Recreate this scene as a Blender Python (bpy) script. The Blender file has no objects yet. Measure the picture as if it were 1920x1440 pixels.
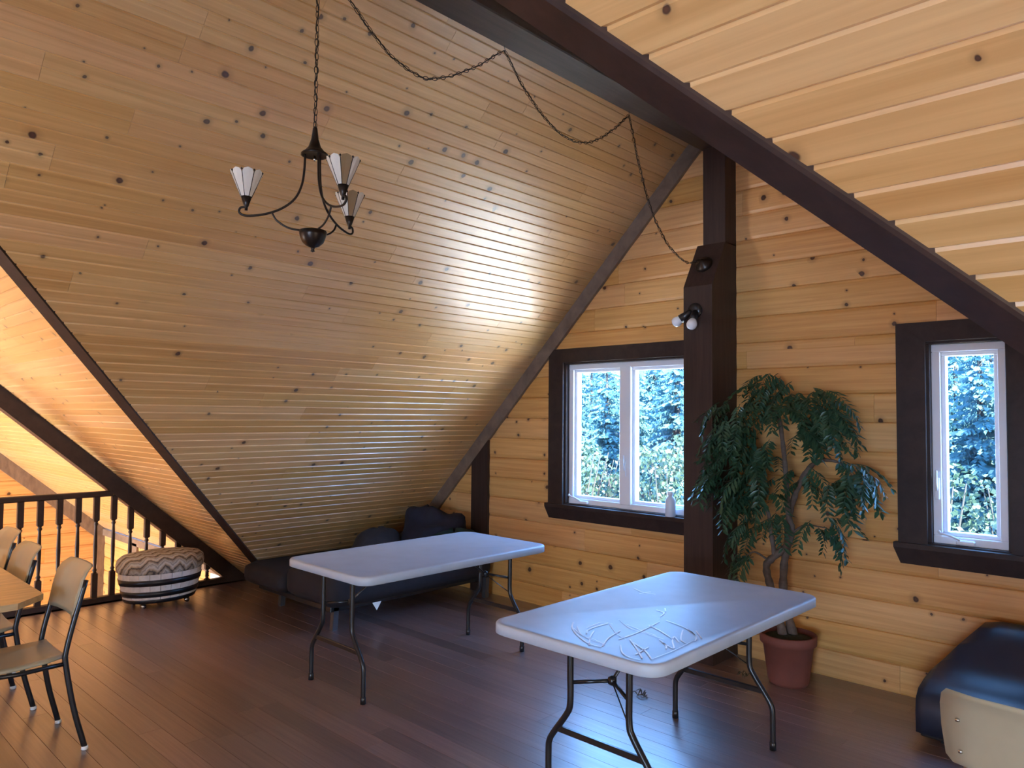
import bpy, math, random
import numpy as np
from mathutils import Vector, Matrix
random.seed(7)
R = random.random
def U(a, b): return a + (b - a) * R()

# ------------------------------------------------------------------ camera, sky, sun, lights, exposure
scene = bpy.context.scene
COL = scene.collection
YAW, PITCH, ROLL, FPX = math.radians(43.715), math.radians(2.432), math.radians(0.496), 1382.0
CAM = np.array([0.0, 0.0, 1.55])
cf = np.array([math.cos(YAW) * math.cos(PITCH), math.sin(YAW) * math.cos(PITCH), math.sin(PITCH)])
r0 = np.array([math.sin(YAW), -math.cos(YAW), 0.0]); u0 = np.cross(r0, cf)
cr = math.cos(ROLL) * r0 + math.sin(ROLL) * u0
cu = -math.sin(ROLL) * r0 + math.cos(ROLL) * u0
def on(px, py, n, k):                     # pixel of the 1920x1440 photograph -> point on the plane n.p = k
    d = cf + cr * (px - 960) / FPX - cu * (py - 720) / FPX
    n = np.array(n, float); t = (k - n @ CAM) / (n @ d)
    return CAM + d * t
AX, AY, AZ = (1, 0, 0), (0, 1, 0), (0, 0, 1)
def to_px(p):
    d = np.asarray(p, float) - CAM; z = d @ cf
    return (960 + FPX * (d @ cr) / z, 720 - FPX * (d @ cu) / z, z)
cam_d = bpy.data.cameras.new('camera'); cam_d.sensor_width = 36; cam_d.lens = FPX / 1920 * 36
cam_d.clip_start = 0.05; cam_d.clip_end = 300
cam = bpy.data.objects.new('camera', cam_d); COL.objects.link(cam)
cam.matrix_world = Matrix(((cr[0], cu[0], -cf[0], CAM[0]), (cr[1], cu[1], -cf[1], CAM[1]), (cr[2], cu[2], -cf[2], CAM[2]), (0, 0, 0, 1)))
scene.camera = cam

SKY_RGB, SKY_STRENGTH = (0.20, 0.47, 1.0), 24.0
SUN_STRENGTH = 115.0
EXPOSURE = 0.0
world = bpy.data.worlds.new('sky'); scene.world = world; world.use_nodes = True
bg = world.node_tree.nodes['Background']; bg.inputs[0].default_value = (*SKY_RGB, 1); bg.inputs[1].default_value = SKY_STRENGTH
sun_d = bpy.data.lights.new('sun', 'SUN'); sun_d.energy = SUN_STRENGTH; sun_d.angle = 0.009; sun_d.color = (1, 0.88, 0.66)
sun = bpy.data.objects.new('sun', sun_d); COL.objects.link(sun)
sun.rotation_euler = Vector((0.3, 0.9, -0.8)).to_track_quat('-Z', 'Y').to_euler()
def window_light(name, loc, direction, sx, sy, watts, rgb, portal=False):
    d = bpy.data.lights.new(name, 'AREA'); d.shape = 'RECTANGLE'; d.size = sx; d.size_y = sy; d.energy = watts; d.color = rgb
    if portal: d.cycles.is_portal = True
    o = bpy.data.objects.new(name, d); COL.objects.link(o); o.location = loc
    o.rotation_euler = Vector(direction).to_track_quat('-Z', 'Z').to_euler(); return o
# daylight of the windows in the wall behind the camera and in the stair hall (their openings are built further down)
window_light('back_window_daylight', (-5.42, -1.2, 1.2), (1, 0, 0), 2.6, 1.3, 240, (0.86, 0.95, 1.0))
window_light('hall_window_daylight', (-5.42, 8.5, -1.5), (1, 0, 0.25), 2.8, 1.6, 1900, (1.0, 0.92, 0.80))
window_light('side_fill_light', (1.0, -3.9, 0.95), (0, 1, 0), 1.8, 1.1, 80, (1.0, 0.93, 0.82))  # added warm fill in front of the closed end wall, no window there
window_light('window_portal_wide', (4.72, 3.22, 1.405), (-1, 0, 0), 1.0, 1.06, 1, (1, 1, 1), True)
window_light('window_portal_narrow', (4.72, 0.97, 1.405), (-1, 0, 0), 0.34, 1.06, 1, (1, 1, 1), True)
vs = scene.view_settings
vs.view_transform = 'Standard'; vs.look = 'None'; vs.gamma = 1; vs.exposure = EXPOSURE; vs.use_curve_mapping = False
scene.cycles.use_denoising = True
scene.cycles.use_adaptive_sampling = True; scene.cycles.adaptive_threshold = 0.025
scene.cycles.max_bounces = 9; scene.cycles.diffuse_bounces = 5; scene.cycles.sample_clamp_indirect = 25

# ------------------------------------------------------------------ materials
def new_mat(name):
    m = bpy.data.materials.new(name); m.use_nodes = True
    nt = m.node_tree; return m, nt, nt.nodes['Principled BSDF']
def N(nt, t, **kw):
    n = nt.nodes.new(t)
    for k, v in kw.items(): setattr(n, k, v)
    return n
def math_node(nt, op, a, b=None, c=None):
    n = N(nt, 'ShaderNodeMath', operation=op)
    for i, x in enumerate((a, b, c)):
        if x is None: continue
        if hasattr(x, 'links'): nt.links.new(x, n.inputs[i])
        else: n.inputs[i].default_value = x
    return n.outputs[0]
def mix_col(nt, fac, a, b, mode='MIX'):
    n = N(nt, 'ShaderNodeMix', data_type='RGBA', blend_type=mode)
    for i, x in ((0, fac), (6, a), (7, b)):
        if hasattr(x, 'links'): nt.links.new(x, n.inputs[i])
        else: n.inputs[i].default_value = x if i == 0 else (*x, 1)
    return n.outputs[2]
def noise(nt, vec, scale, detail=3, rough=0.55, dist=0.0):
    n = N(nt, 'ShaderNodeTexNoise'); nt.links.new(vec, n.inputs['Vector'])
    n.inputs['Scale'].default_value = scale; n.inputs['Detail'].default_value = detail
    n.inputs['Roughness'].default_value = rough; n.inputs['Distortion'].default_value = dist
    return n.outputs[0]
def mapped(nt, vec, scale):
    n = N(nt, 'ShaderNodeMapping'); nt.links.new(vec, n.inputs[0]); n.inputs['Scale'].default_value = scale; return n.outputs[0]
def ramp(nt, fac, stops):
    n = N(nt, 'ShaderNodeValToRGB'); nt.links.new(fac, n.inputs[0])
    e = n.color_ramp.elements
    while len(e) < len(stops): e.new(0.5)
    for i, (p, c) in enumerate(stops): e[i].position = p; e[i].color = (*c, 1)
    return n.outputs[0]
def bump(nt, bsdf, h, strength, dist=0.002):
    n = N(nt, 'ShaderNodeBump'); n.inputs['Strength'].default_value = strength; n.inputs['Distance'].default_value = dist
    nt.links.new(h, n.inputs['Height']); nt.links.new(n.outputs[0], bsdf.inputs['Normal'])

def pine(name, light, dark, knot_rgb=(0.050, 0.019, 0.009), knot_thr=0.76, rough=0.36, coat=0.0, knot_scale=8.0, var=0.13):
    m, nt, b = new_mat(name)
    uv = N(nt, 'ShaderNodeUVMap').outputs[0]
    info = N(nt, 'ShaderNodeObjectInfo')
    rnd = info.outputs['Random']
    grain_v = mapped(nt, uv, (1.2, 42, 1))
    g1 = noise(nt, grain_v, 1.0, 4, 0.6, 0.6)
    g2 = noise(nt, mapped(nt, uv, (0.5, 9, 1)), 1.0, 3, 0.5, 1.5)
    col = ramp(nt, g1, [(0.25, dark), (0.7, light)])
    col = mix_col(nt, math_node(nt, 'MULTIPLY', g2, 0.45), col, dark)
    vo = N(nt, 'ShaderNodeTexVoronoi', voronoi_dimensions='2D'); vo.inputs['Scale'].default_value = knot_scale
    wob = N(nt, 'ShaderNodeVectorMath', operation='ADD')
    nn = N(nt, 'ShaderNodeTexNoise'); nt.links.new(uv, nn.inputs['Vector']); nn.inputs['Scale'].default_value = 30
    sc = N(nt, 'ShaderNodeVectorMath', operation='SCALE'); nt.links.new(nn.outputs[1], sc.inputs[0]); sc.inputs[3].default_value = 0.012
    nt.links.new(uv, wob.inputs[0]); nt.links.new(sc.outputs[0], wob.inputs[1]); nt.links.new(wob.outputs[0], vo.inputs['Vector'])
    sep = N(nt, 'ShaderNodeSeparateColor'); nt.links.new(vo.outputs['Color'], sep.inputs[0])
    sel = math_node(nt, 'GREATER_THAN', sep.outputs[0], knot_thr)
    size = math_node(nt, 'MULTIPLY_ADD', math_node(nt, 'POWER', sep.outputs[1], 2.0), 0.10, 0.035)
    d = math_node(nt, 'DIVIDE', vo.outputs['Distance'], size)
    mr = N(nt, 'ShaderNodeMapRange', interpolation_type='SMOOTHSTEP'); nt.links.new(d, mr.inputs[0])
    mr.inputs[1].default_value = 1.25; mr.inputs[2].default_value = 0.7
    halo = N(nt, 'ShaderNodeMapRange', interpolation_type='SMOOTHSTEP'); nt.links.new(d, halo.inputs[0])
    halo.inputs[1].default_value = 3.2; halo.inputs[2].default_value = 1.0; halo.inputs[4].default_value = 0.45
    col = mix_col(nt, math_node(nt, 'MULTIPLY', halo.outputs[0], sel), col, tuple(0.55 * c for c in dark))
    ring = N(nt, 'ShaderNodeMapRange'); nt.links.new(d, ring.inputs[0]); ring.inputs[1].default_value = 0.2; ring.inputs[2].default_value = 0.8
    kc = mix_col(nt, ring.outputs[0], tuple(2.0 * c for c in knot_rgb), tuple(0.8 * c for c in knot_rgb))
    col = mix_col(nt, math_node(nt, 'MULTIPLY', mr.outputs[0], sel), col, kc)
    hsv = N(nt, 'ShaderNodeHueSaturation'); nt.links.new(col, hsv.inputs['Color'])
    nt.links.new(math_node(nt, 'MULTIPLY_ADD', rnd, var, 1 - var * 0.5), hsv.inputs['Value'])
    nt.links.new(math_node(nt, 'MULTIPLY_ADD', rnd, -0.10, 1.05), hsv.inputs['Saturation'])
    nt.links.new(math_node(nt, 'MULTIPLY_ADD', math_node(nt, 'FRACT', math_node(nt, 'MULTIPLY', rnd, 7.3)), 0.007, 0.4965), hsv.inputs['Hue'])
    nt.links.new(hsv.outputs[0], b.inputs['Base Color'])
    nt.links.new(math_node(nt, 'MULTIPLY_ADD', g1, 0.15, rough - 0.06), b.inputs['Roughness'])
    b.inputs['Coat Weight'].default_value = coat; b.inputs['Coat Roughness'].default_value = 0.33; b.inputs['Coat IOR'].default_value = 2.0
    bump(nt, b, g1, 0.12, 0.001)
    return m

def plain(name, rgb, rough=0.5, metal=0.0, var=0.0, scale=20.0, bump_s=0.0, sheen=0.0):
    m, nt, b = new_mat(name)
    b.inputs['Roughness'].default_value = rough; b.inputs['Metallic'].default_value = metal
    tc = N(nt, 'ShaderNodeTexCoord').outputs['Object']
    n = noise(nt, tc, scale, 4)
    if var:
        nt.links.new(ramp(nt, n, [(0.25, tuple(c * (1 - var) for c in rgb)), (0.75, tuple(min(1, c * (1 + var)) for c in rgb))]), b.inputs['Base Color'])
    else: b.inputs['Base Color'].default_value = (*rgb, 1)
    if bump_s: bump(nt, b, n, bump_s, 0.004)
    if sheen: b.inputs['Sheen Weight'].default_value = sheen
    return m

def stained(name, rgb, axis_scale, rough=0.5):
    m, nt, b = new_mat(name)
    tc = N(nt, 'ShaderNodeTexCoord').outputs['Object']
    g = noise(nt, mapped(nt, tc, axis_scale), 1.0, 5, 0.65, 0.4)
    s = noise(nt, tc, 2.2, 2)
    c = ramp(nt, g, [(0.3, tuple(x * 0.65 for x in rgb)), (0.72, tuple(x * 1.5 for x in rgb))])
    nt.links.new(mix_col(nt, math_node(nt, 'MULTIPLY', s, 0.5), c, rgb), b.inputs['Base Color'])
    b.inputs['Roughness'].default_value = rough; b.inputs['Specular IOR Level'].default_value = 0.3; bump(nt, b, g, 0.25, 0.0015)
    return m

M = {}
M['roof'] = pine('varnished_pine_ceiling', (0.80, 0.49, 0.20), (0.55, 0.28, 0.085), knot_thr=0.75, rough=0.42, coat=1.0)
M['siding'] = pine('pine_wall_siding', (0.79, 0.45, 0.16), (0.55, 0.26, 0.07), knot_thr=0.73, rough=0.42, coat=0.1, knot_scale=7.0, var=0.16)
M['backing'] = plain('rough_pine_sheathing', (0.30, 0.16, 0.06), 0.8, var=0.2)
M['dark'] = stained('dark_stained_beam_wood', (0.040, 0.022, 0.017), (14, 14, 14), 0.5)
M['dark_v'] = stained('dark_stained_post_wood', (0.040, 0.022, 0.017), (40, 40, 2.5), 0.5)
M['dark_x'] = stained('dark_stained_ridge_wood', (0.048, 0.034, 0.028), (2.5, 40, 40), 0.45)
M['rake'] = stained('weathered_brown_trim_wood', (0.19, 0.13, 0.09), (20, 6, 6), 0.55)
M['casing'] = stained('dark_stained_casing_wood', (0.030, 0.017, 0.014), (30, 12, 12), 0.5)
M['vinyl'] = plain('white_vinyl', (0.78, 0.80, 0.84), 0.35)
M['black_metal'] = plain('black_painted_tube', (0.012, 0.012, 0.014), 0.28)
M['grey_metal'] = plain('grey_painted_tube', (0.10, 0.105, 0.12), 0.35, 0.6)
M['chrome'] = plain('chrome', (0.6, 0.62, 0.66), 0.12, 1.0)
M['bronze'] = plain('dark_bronze', (0.030, 0.022, 0.018), 0.32, 0.7, var=0.2)
M['plastic'] = plain('pale_grey_table_plastic', (0.46, 0.53, 0.62), 0.46, var=0.06, scale=9, bump_s=0.05)
M['scratch'] = plain('white_scratch', (1.0, 1.0, 1.0), 0.42)
M['ply'] = plain('cream_laminate_plywood', (0.40, 0.35, 0.23), 0.38, var=0.08, scale=5)
M['glide'] = plain('white_nylon_glide', (0.75, 0.75, 0.72), 0.5)
M['maple'] = stained('light_wood_table', (0.46, 0.32, 0.16), (3, 30, 30), 0.35)
M['terracotta'] = plain('terracotta', (0.19, 0.058, 0.040), 0.75, var=0.12, scale=14)
M['soil'] = plain('dark_moss_soil', (0.03, 0.035, 0.018), 0.95, var=0.5, scale=60, bump_s=0.8)
M['bark'] = plain('grey_brown_bark', (0.12, 0.085, 0.065), 0.85, var=0.35, scale=35, bump_s=0.6)
M['twig'] = plain('dark_twig', (0.05, 0.032, 0.02), 0.8)
M['sofa'] = plain('dark_futon_fabric', (0.013, 0.010, 0.014), 0.8, var=0.3, scale=18, bump_s=0.15)
M['sofa2'] = plain('dark_blue_grey_vinyl', (0.020, 0.023, 0.038), 0.42, var=0.15, scale=6)
M['throw'] = plain('navy_jacket_cloth', (0.012, 0.012, 0.026), 0.85, var=0.4, scale=12, bump_s=0.3)
M['pillow'] = plain('taupe_cushion_cloth', (0.024, 0.019, 0.022), 0.9, var=0.2, scale=30, bump_s=0.2)
M['teal'] = plain('dark_teal_blanket', (0.006, 0.026, 0.026), 0.9, var=0.4, scale=16, bump_s=0.4)
M['tag'] = plain('white_tag', (0.85, 0.85, 0.82), 0.7)
M['bottle'] = plain('white_plastic_bottle', (0.70, 0.74, 0.82), 0.35)
M['barrel_w'] = plain('weathered_white_staves', (0.74, 0.71, 0.68), 0.55, var=0.14, scale=25)
M['hoop'] = plain('black_hoop', (0.01, 0.011, 0.016), 0.3)
M['leaf_dry'] = plain('dried_leaf', (0.06, 0.05, 0.03), 0.8)
M['bulb'] = plain('frosted_bulb', (0.82, 0.84, 0.86), 0.25)
M['lead'] = plain('leaded_seam', (0.02, 0.018, 0.016), 0.4, 0.5)
M['bark_out'] = plain('dark_outdoor_bark', (0.008, 0.010, 0.010), 0.9)
M['ground'] = plain('pale_gravel_yard', (0.48, 0.44, 0.36), 0.95, var=0.2, scale=0.7)
M['plaster'] = plain('hall_plaster', (0.6, 0.45, 0.28), 0.7)

def fabric_pattern():
    m, nt, b = new_mat('brown_and_grey_flame_stitch_fabric')
    tc = N(nt, 'ShaderNodeTexCoord').outputs['Object']
    sep = N(nt, 'ShaderNodeSeparateXYZ'); nt.links.new(tc, sep.inputs[0])
    a = math_node(nt, 'ABSOLUTE', math_node(nt, 'SUBTRACT', math_node(nt, 'FRACT', math_node(nt, 'MULTIPLY', sep.outputs[0], 9)), 0.5))
    z = math_node(nt, 'MULTIPLY_ADD', a, 1.1, math_node(nt, 'MULTIPLY', math_node(nt, 'ADD', sep.outputs[1], sep.outputs[2]), 11))
    z = math_node(nt, 'ADD', z, math_node(nt, 'MULTIPLY', noise(nt, tc, 30, 3), 0.5))
    c = ramp(nt, math_node(nt, 'FRACT', z), [(0.0, (0.55, 0.55, 0.53)), (0.3, (0.30, 0.24, 0.18)), (0.42, (0.05, 0.05, 0.06)), (0.55, (0.42, 0.34, 0.25)), (0.75, (0.62, 0.62, 0.60)), (1.0, (0.24, 0.23, 0.23))])
    nt.links.new(c, b.inputs['Base Color']); b.inputs['Roughness'].default_value = 0.85; return m
M['fabric'] = fabric_pattern()

def floor_mat():
    m, nt, b = new_mat('dark_walnut_floor_planks')
    uv = N(nt, 'ShaderNodeUVMap').outputs[0]; rnd = N(nt, 'ShaderNodeObjectInfo').outputs['Random']
    g = noise(nt, mapped(nt, uv, (1.6, 60, 1)), 1.0, 5, 0.65, 0.5)
    g2 = noise(nt, mapped(nt, uv, (0.7, 14, 1)), 1.0, 3)
    c = ramp(nt, g, [(0.25, (0.09, 0.054, 0.050)), (0.75, (0.27, 0.17, 0.15))])
    c = mix_col(nt, math_node(nt, 'MULTIPLY', g2, 0.5), c, (0.15, 0.09, 0.080))
    hsv = N(nt, 'ShaderNodeHueSaturation'); nt.links.new(c, hsv.inputs['Color'])
    nt.links.new(math_node(nt, 'MULTIPLY_ADD', rnd, 0.5, 0.75), hsv.inputs['Value']); nt.links.new(hsv.outputs[0], b.inputs['Base Color'])
    nt.links.new(math_node(nt, 'MULTIPLY_ADD', g2, 0.22, 0.24), b.inputs['Roughness']); bump(nt, b, g, 0.1, 0.0008)
    b.inputs['Coat Weight'].default_value = 1.0; b.inputs['Coat Roughness'].default_value = 0.36; b.inputs['Coat IOR'].default_value = 1.75
    return m
M['floor'] = floor_mat()

def leaf_mat(name, rgb_a, rgb_b, rough=0.5, trans=0.25):
    m, nt, b = new_mat(name)
    rnd = N(nt, 'ShaderNodeObjectInfo').outputs['Random']
    tc = N(nt, 'ShaderNodeTexCoord').outputs['Object']
    n = noise(nt, tc, 9.0, 3)
    f = math_node(nt, 'FRACT', math_node(nt, 'ADD', math_node(nt, 'MULTIPLY', rnd, 0.45), math_node(nt, 'MULTIPLY', n, 0.9)))
    c = mix_col(nt, f, rgb_a, rgb_b)
    nt.links.new(c, b.inputs['Base Color']); b.inputs['Roughness'].default_value = rough
    t = N(nt, 'ShaderNodeBsdfTranslucent'); nt.links.new(c, t.inputs[0])
    mx = N(nt, 'ShaderNodeMixShader'); mx.inputs[0].default_value = trans
    out = nt.nodes['Material Output']
    nt.links.new(b.outputs[0], mx.inputs[1]); nt.links.new(t.outputs[0], mx.inputs[2]); nt.links.new(mx.outputs[0], out.inputs[0])
    return m
M['fern'] = leaf_mat('glossy_dark_green_leaflets', (0.012, 0.045, 0.028), (0.035, 0.095, 0.045), 0.4, 0.1)
M['spruce'] = leaf_mat('spruce_needles', (0.014, 0.058, 0.078), (0.035, 0.108, 0.118), 0.7, 0.3)
M['shrub'] = leaf_mat('young_birch_leaves', (0.016, 0.048, 0.030), (0.038, 0.070, 0.045), 0.6, 0.4)

def glass_mat():
    m, nt, b = new_mat('clear_window_glass'); nt.nodes.remove(b)
    tr = N(nt, 'ShaderNodeBsdfTransparent'); tr.inputs[0].default_value = (0.93, 0.97, 1, 1)
    gl = N(nt, 'ShaderNodeBsdfGlossy'); gl.inputs['Roughness'].default_value = 0.02
    fr = N(nt, 'ShaderNodeFresnel'); fr.inputs[0].default_value = 1.45
    mx = N(nt, 'ShaderNodeMixShader')
    ge = N(nt, 'ShaderNodeNewGeometry')
    nt.links.new(math_node(nt, 'MULTIPLY', fr.outputs[0], math_node(nt, 'SUBTRACT', 1.0, ge.outputs['Backfacing'])), mx.inputs[0]); nt.links.new(tr.outputs[0], mx.inputs[1]); nt.links.new(gl.outputs[0], mx.inputs[2])
    nt.links.new(mx.outputs[0], nt.nodes['Material Output'].inputs[0]); return m
M['glass'] = glass_mat()
def shade_mat(name, rgb):
    m, nt, b = new_mat(name)
    tc = N(nt, 'ShaderNodeTexCoord').outputs['Object']; n = noise(nt, mapped(nt, tc, (30, 30, 12)), 1.0, 3)
    nt.links.new(ramp(nt, n, [(0.3, tuple(c * 0.8 for c in rgb)), (0.7, rgb)]), b.inputs['Base Color'])
    b.inputs['Roughness'].default_value = 0.2; b.inputs['Transmission Weight'].default_value = 0.0
    t = N(nt, 'ShaderNodeBsdfTranslucent'); t.inputs[0].default_value = (*rgb, 1)
    mx = N(nt, 'ShaderNodeMixShader'); mx.inputs[0].default_value = 0.4
    nt.links.new(b.outputs[0], mx.inputs[1]); nt.links.new(t.outputs[0], mx.inputs[2]); nt.links.new(mx.outputs[0], nt.nodes['Material Output'].inputs[0])
    return m
M['art_white'] = shade_mat('cream_art_glass', (0.95, 0.93, 0.86)); M['art_amber'] = shade_mat('brown_art_glass', (0.40, 0.26, 0.13))

# ------------------------------------------------------------------ helpers
def link(o, parent=None):
    COL.objects.link(o)
    if parent is not None: o.parent = parent
    return o
def tag(o, label=None, cat=None, group=None, kind=None):
    if label: o['label'] = label
    if cat: o['category'] = cat
    if group: o['group'] = group
    if kind: o['kind'] = kind
    return o
def empty(name, loc=(0, 0, 0), rz=0.0, parent=None):
    o = bpy.data.objects.new(name, None); o.location = loc; o.rotation_euler = (0, 0, rz); o.empty_display_size = 0.1
    return link(o, parent)
def thing(name, label, cat, loc=(0, 0, 0), rz=0.0, group=None): return tag(empty(name, loc, rz), label, cat, group)

class MB:                                  # collects shapes into one mesh
    def __init__(s): s.v = []; s.f = []; s.sm = []
    def add(s, vs, fs, smooth=False):
        o = len(s.v); s.v += [tuple(float(c) for c in p) for p in vs]
        s.f += [tuple(i + o for i in f) for f in fs]; s.sm += [smooth] * len(fs); return s
    def box(s, lo, hi, ch=0.0):
        if ch <= 0:
            x0, y0, z0 = lo; x1, y1, z1 = hi
            vs = [(x0, y0, z0), (x1, y0, z0), (x1, y1, z0), (x0, y1, z0), (x0, y0, z1), (x1, y0, z1), (x1, y1, z1), (x0, y1, z1)]
            return s.add(vs, [(0, 3, 2, 1), (4, 5, 6, 7), (0, 1, 5, 4), (1, 2, 6, 5), (2, 3, 7, 6), (3, 0, 4, 7)])
        x0, y0, z0 = lo; x1, y1, z1 = hi; loops = []
        for z, i in ((z0, ch), (z0 + ch, 0), (z1 - ch, 0), (z1, ch)):
            a, b, c, d = x0 + i, x1 - i, y0 + i, y1 - i; k = ch * 0.7 if i == 0 else ch * 0.5
            loops.append([(a + k, c, z), (b - k, c, z), (b, c + k, z), (b, d - k, z), (b - k, d, z), (a + k, d, z), (a, d - k, z), (a, c + k, z)])
        return s.loft(loops)
    def loft(s, loops, smooth=False, closed=False, cap=True):
        n = len(loops[0]); vs = [p for l in loops for p in l]; fs = []
        m = len(loops)
        for k in range(m if closed else m - 1):
            for i in range(n):
                j = (i + 1) % n; k2 = (k + 1) % m
                fs.append((k * n + i, k * n + j, k2 * n + j, k2 * n + i))
        if cap and not closed: fs += [tuple(range(n - 1, -1, -1)), tuple((m - 1) * n + i for i in range(n))]
        return s.add(vs, fs, smooth)
    def tube(s, pts, rad, seg=8, smooth=True, closed=False, flat=1.0):
        pts = [np.array(p, float) for p in pts]; n = len(pts); loops = []; up = None
        for i, p in enumerate(pts):
            a = pts[(i - 1) % n] if (closed or i > 0) else p; b = pts[(i + 1) % n] if (closed or i < n - 1) else p
            t = b - a; t /= np.linalg.norm(t) + 1e-12
            if up is None:
                up = np.array([0, 0, 1.0]) if abs(t[2]) < 0.9 else np.array([1.0, 0, 0])
            x = np.cross(up, t); x /= np.linalg.norm(x) + 1e-12; y = np.cross(t, x); up = y
            r = rad[i] if hasattr(rad, '__len__') else rad
            loops.append([p + x * r * math.cos(2 * math.pi * k / seg) + y * r * flat * math.sin(2 * math.pi * k / seg) for k in range(seg)])
        return s.loft(loops, smooth, closed)
    def lathe(s, prof, c=(0, 0, 0), seg=20, smooth=True, sx=1.0, sy=1.0):
        loops = [[(c[0] + r * sx * math.cos(2 * math.pi * k / seg), c[1] + r * sy * math.sin(2 * math.pi * k / seg), c[2] + z) for k in range(seg)] for r, z in prof]
        return s.loft(loops, smooth)
    def prism(s, poly, vec):               # polygon of 3d points swept by vec
        vec = np.array(vec, float); a = [np.array(p, float) for p in poly]
        return s.loft([a, [p + vec for p in a]])
    def build(s, name, mat, parent=None, loc=None):
        me = bpy.data.meshes.new(name); me.from_pydata(s.v, [], s.f); me.validate()
        if len(me.polygons) == len(s.sm): me.polygons.foreach_set('use_smooth', s.sm)
        me.materials.append(M[mat] if isinstance(mat, str) else mat)
        import bmesh
        bm = bmesh.new(); bm.from_mesh(me); bmesh.ops.recalc_face_normals(bm, faces=bm.faces); bm.to_mesh(me); bm.free()
        o = bpy.data.objects.new(name, me)
        if loc is not None: o.location = loc
        return link(o, parent)
def bez(pts, n=8):                         # Catmull-Rom through the points
    P = [np.array(p, float) for p in pts]; P = [2 * P[0] - P[1]] + P + [2 * P[-1] - P[-2]]; out = []
    for i in range(1, len(P) - 2):
        for k in range(n):
            t = k / n; a, b, c, d = P[i - 1], P[i], P[i + 1], P[i + 2]
            out.append(0.5 * (2 * b + (c - a) * t + (2 * a - 5 * b + 4 * c - d) * t * t + (3 * b - a - 3 * c + d) * t ** 3))
    return out + [P[-2]]
def copy_tree(o, parent=None):
    c = o.copy(); COL.objects.link(c)
    if parent is not None: c.parent = parent
    for ch in list(o.children): copy_tree(ch, c)
    return c

def clip_u(poly, v):                       # u-interval of a convex polygon at height v
    us = []
    for i in range(len(poly)):
        (u1, v1), (u2, v2) = poly[i], poly[(i + 1) % len(poly)]
        if abs(v1 - v2) < 1e-9:
            if abs(v - v1) < 1e-6: us += [u1, u2]
        elif min(v1, v2) - 1e-6 <= v <= max(v1, v2) + 1e-6: us.append(u1 + (u2 - u1) * (v - v1) / (v2 - v1))
    return (min(us), max(us)) if us else None

ROOF_P = [(0, -.006), (.005, 0), (.0575, 0), (.0625, -.005), (.0675, 0), (.12, 0), (.125, -.006)]
SIDE_P = [(0, -.013), (.004, -.005), (.022, 0.001), (.085, .004), (.148, 0.001), (.166, -.004), (.171, -.013)]
FLOOR_P = [(0, -.003), (.0012, 0), (.1118, 0), (.113, -.003)]
def board_mesh(name, O, eu, ev, en, prof, v0, spans, mat, parent, back, ush, vsh):
    # prof: (v, n) points; spans: (ua, ub) at each profile point; closed with two back points
    pts = [(v0 + v, n, a, b) for (v, n), (a, b) in zip(prof, spans)]
    pts += [(pts[-1][0], -back, pts[-1][2], pts[-1][3]), (pts[0][0], -back, pts[0][2], pts[0][3])]
    n = len(pts); vs = []; uv = []
    for e in (2, 3):
        for p in pts:
            vs.append(tuple(O + eu * p[e] + ev * p[0] + en * p[1])); uv.append((p[e] + ush, p[0] + vsh))
    fs = [(i, (i + 1) % n, n + (i + 1) % n, n + i) for i in range(n)] + [tuple(range(n - 1, -1, -1)), tuple(range(n, 2 * n))]
    return vs, fs, uv
def make_uv_obj(name, vs, fs, uv, mat, parent):
    me = bpy.data.meshes.new(name); me.from_pydata(vs, [], fs)
    lay = me.uv_layers.new(name='UVMap')
    idx = np.empty(len(me.loops), dtype=np.int32); me.loops.foreach_get('vertex_index', idx)
    lay.data.foreach_set('uv', np.array(uv, dtype=np.float32)[idx].ravel())
    me.materials.append(M[mat]); o = bpy.data.objects.new(name, me); return link(o, parent)
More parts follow.
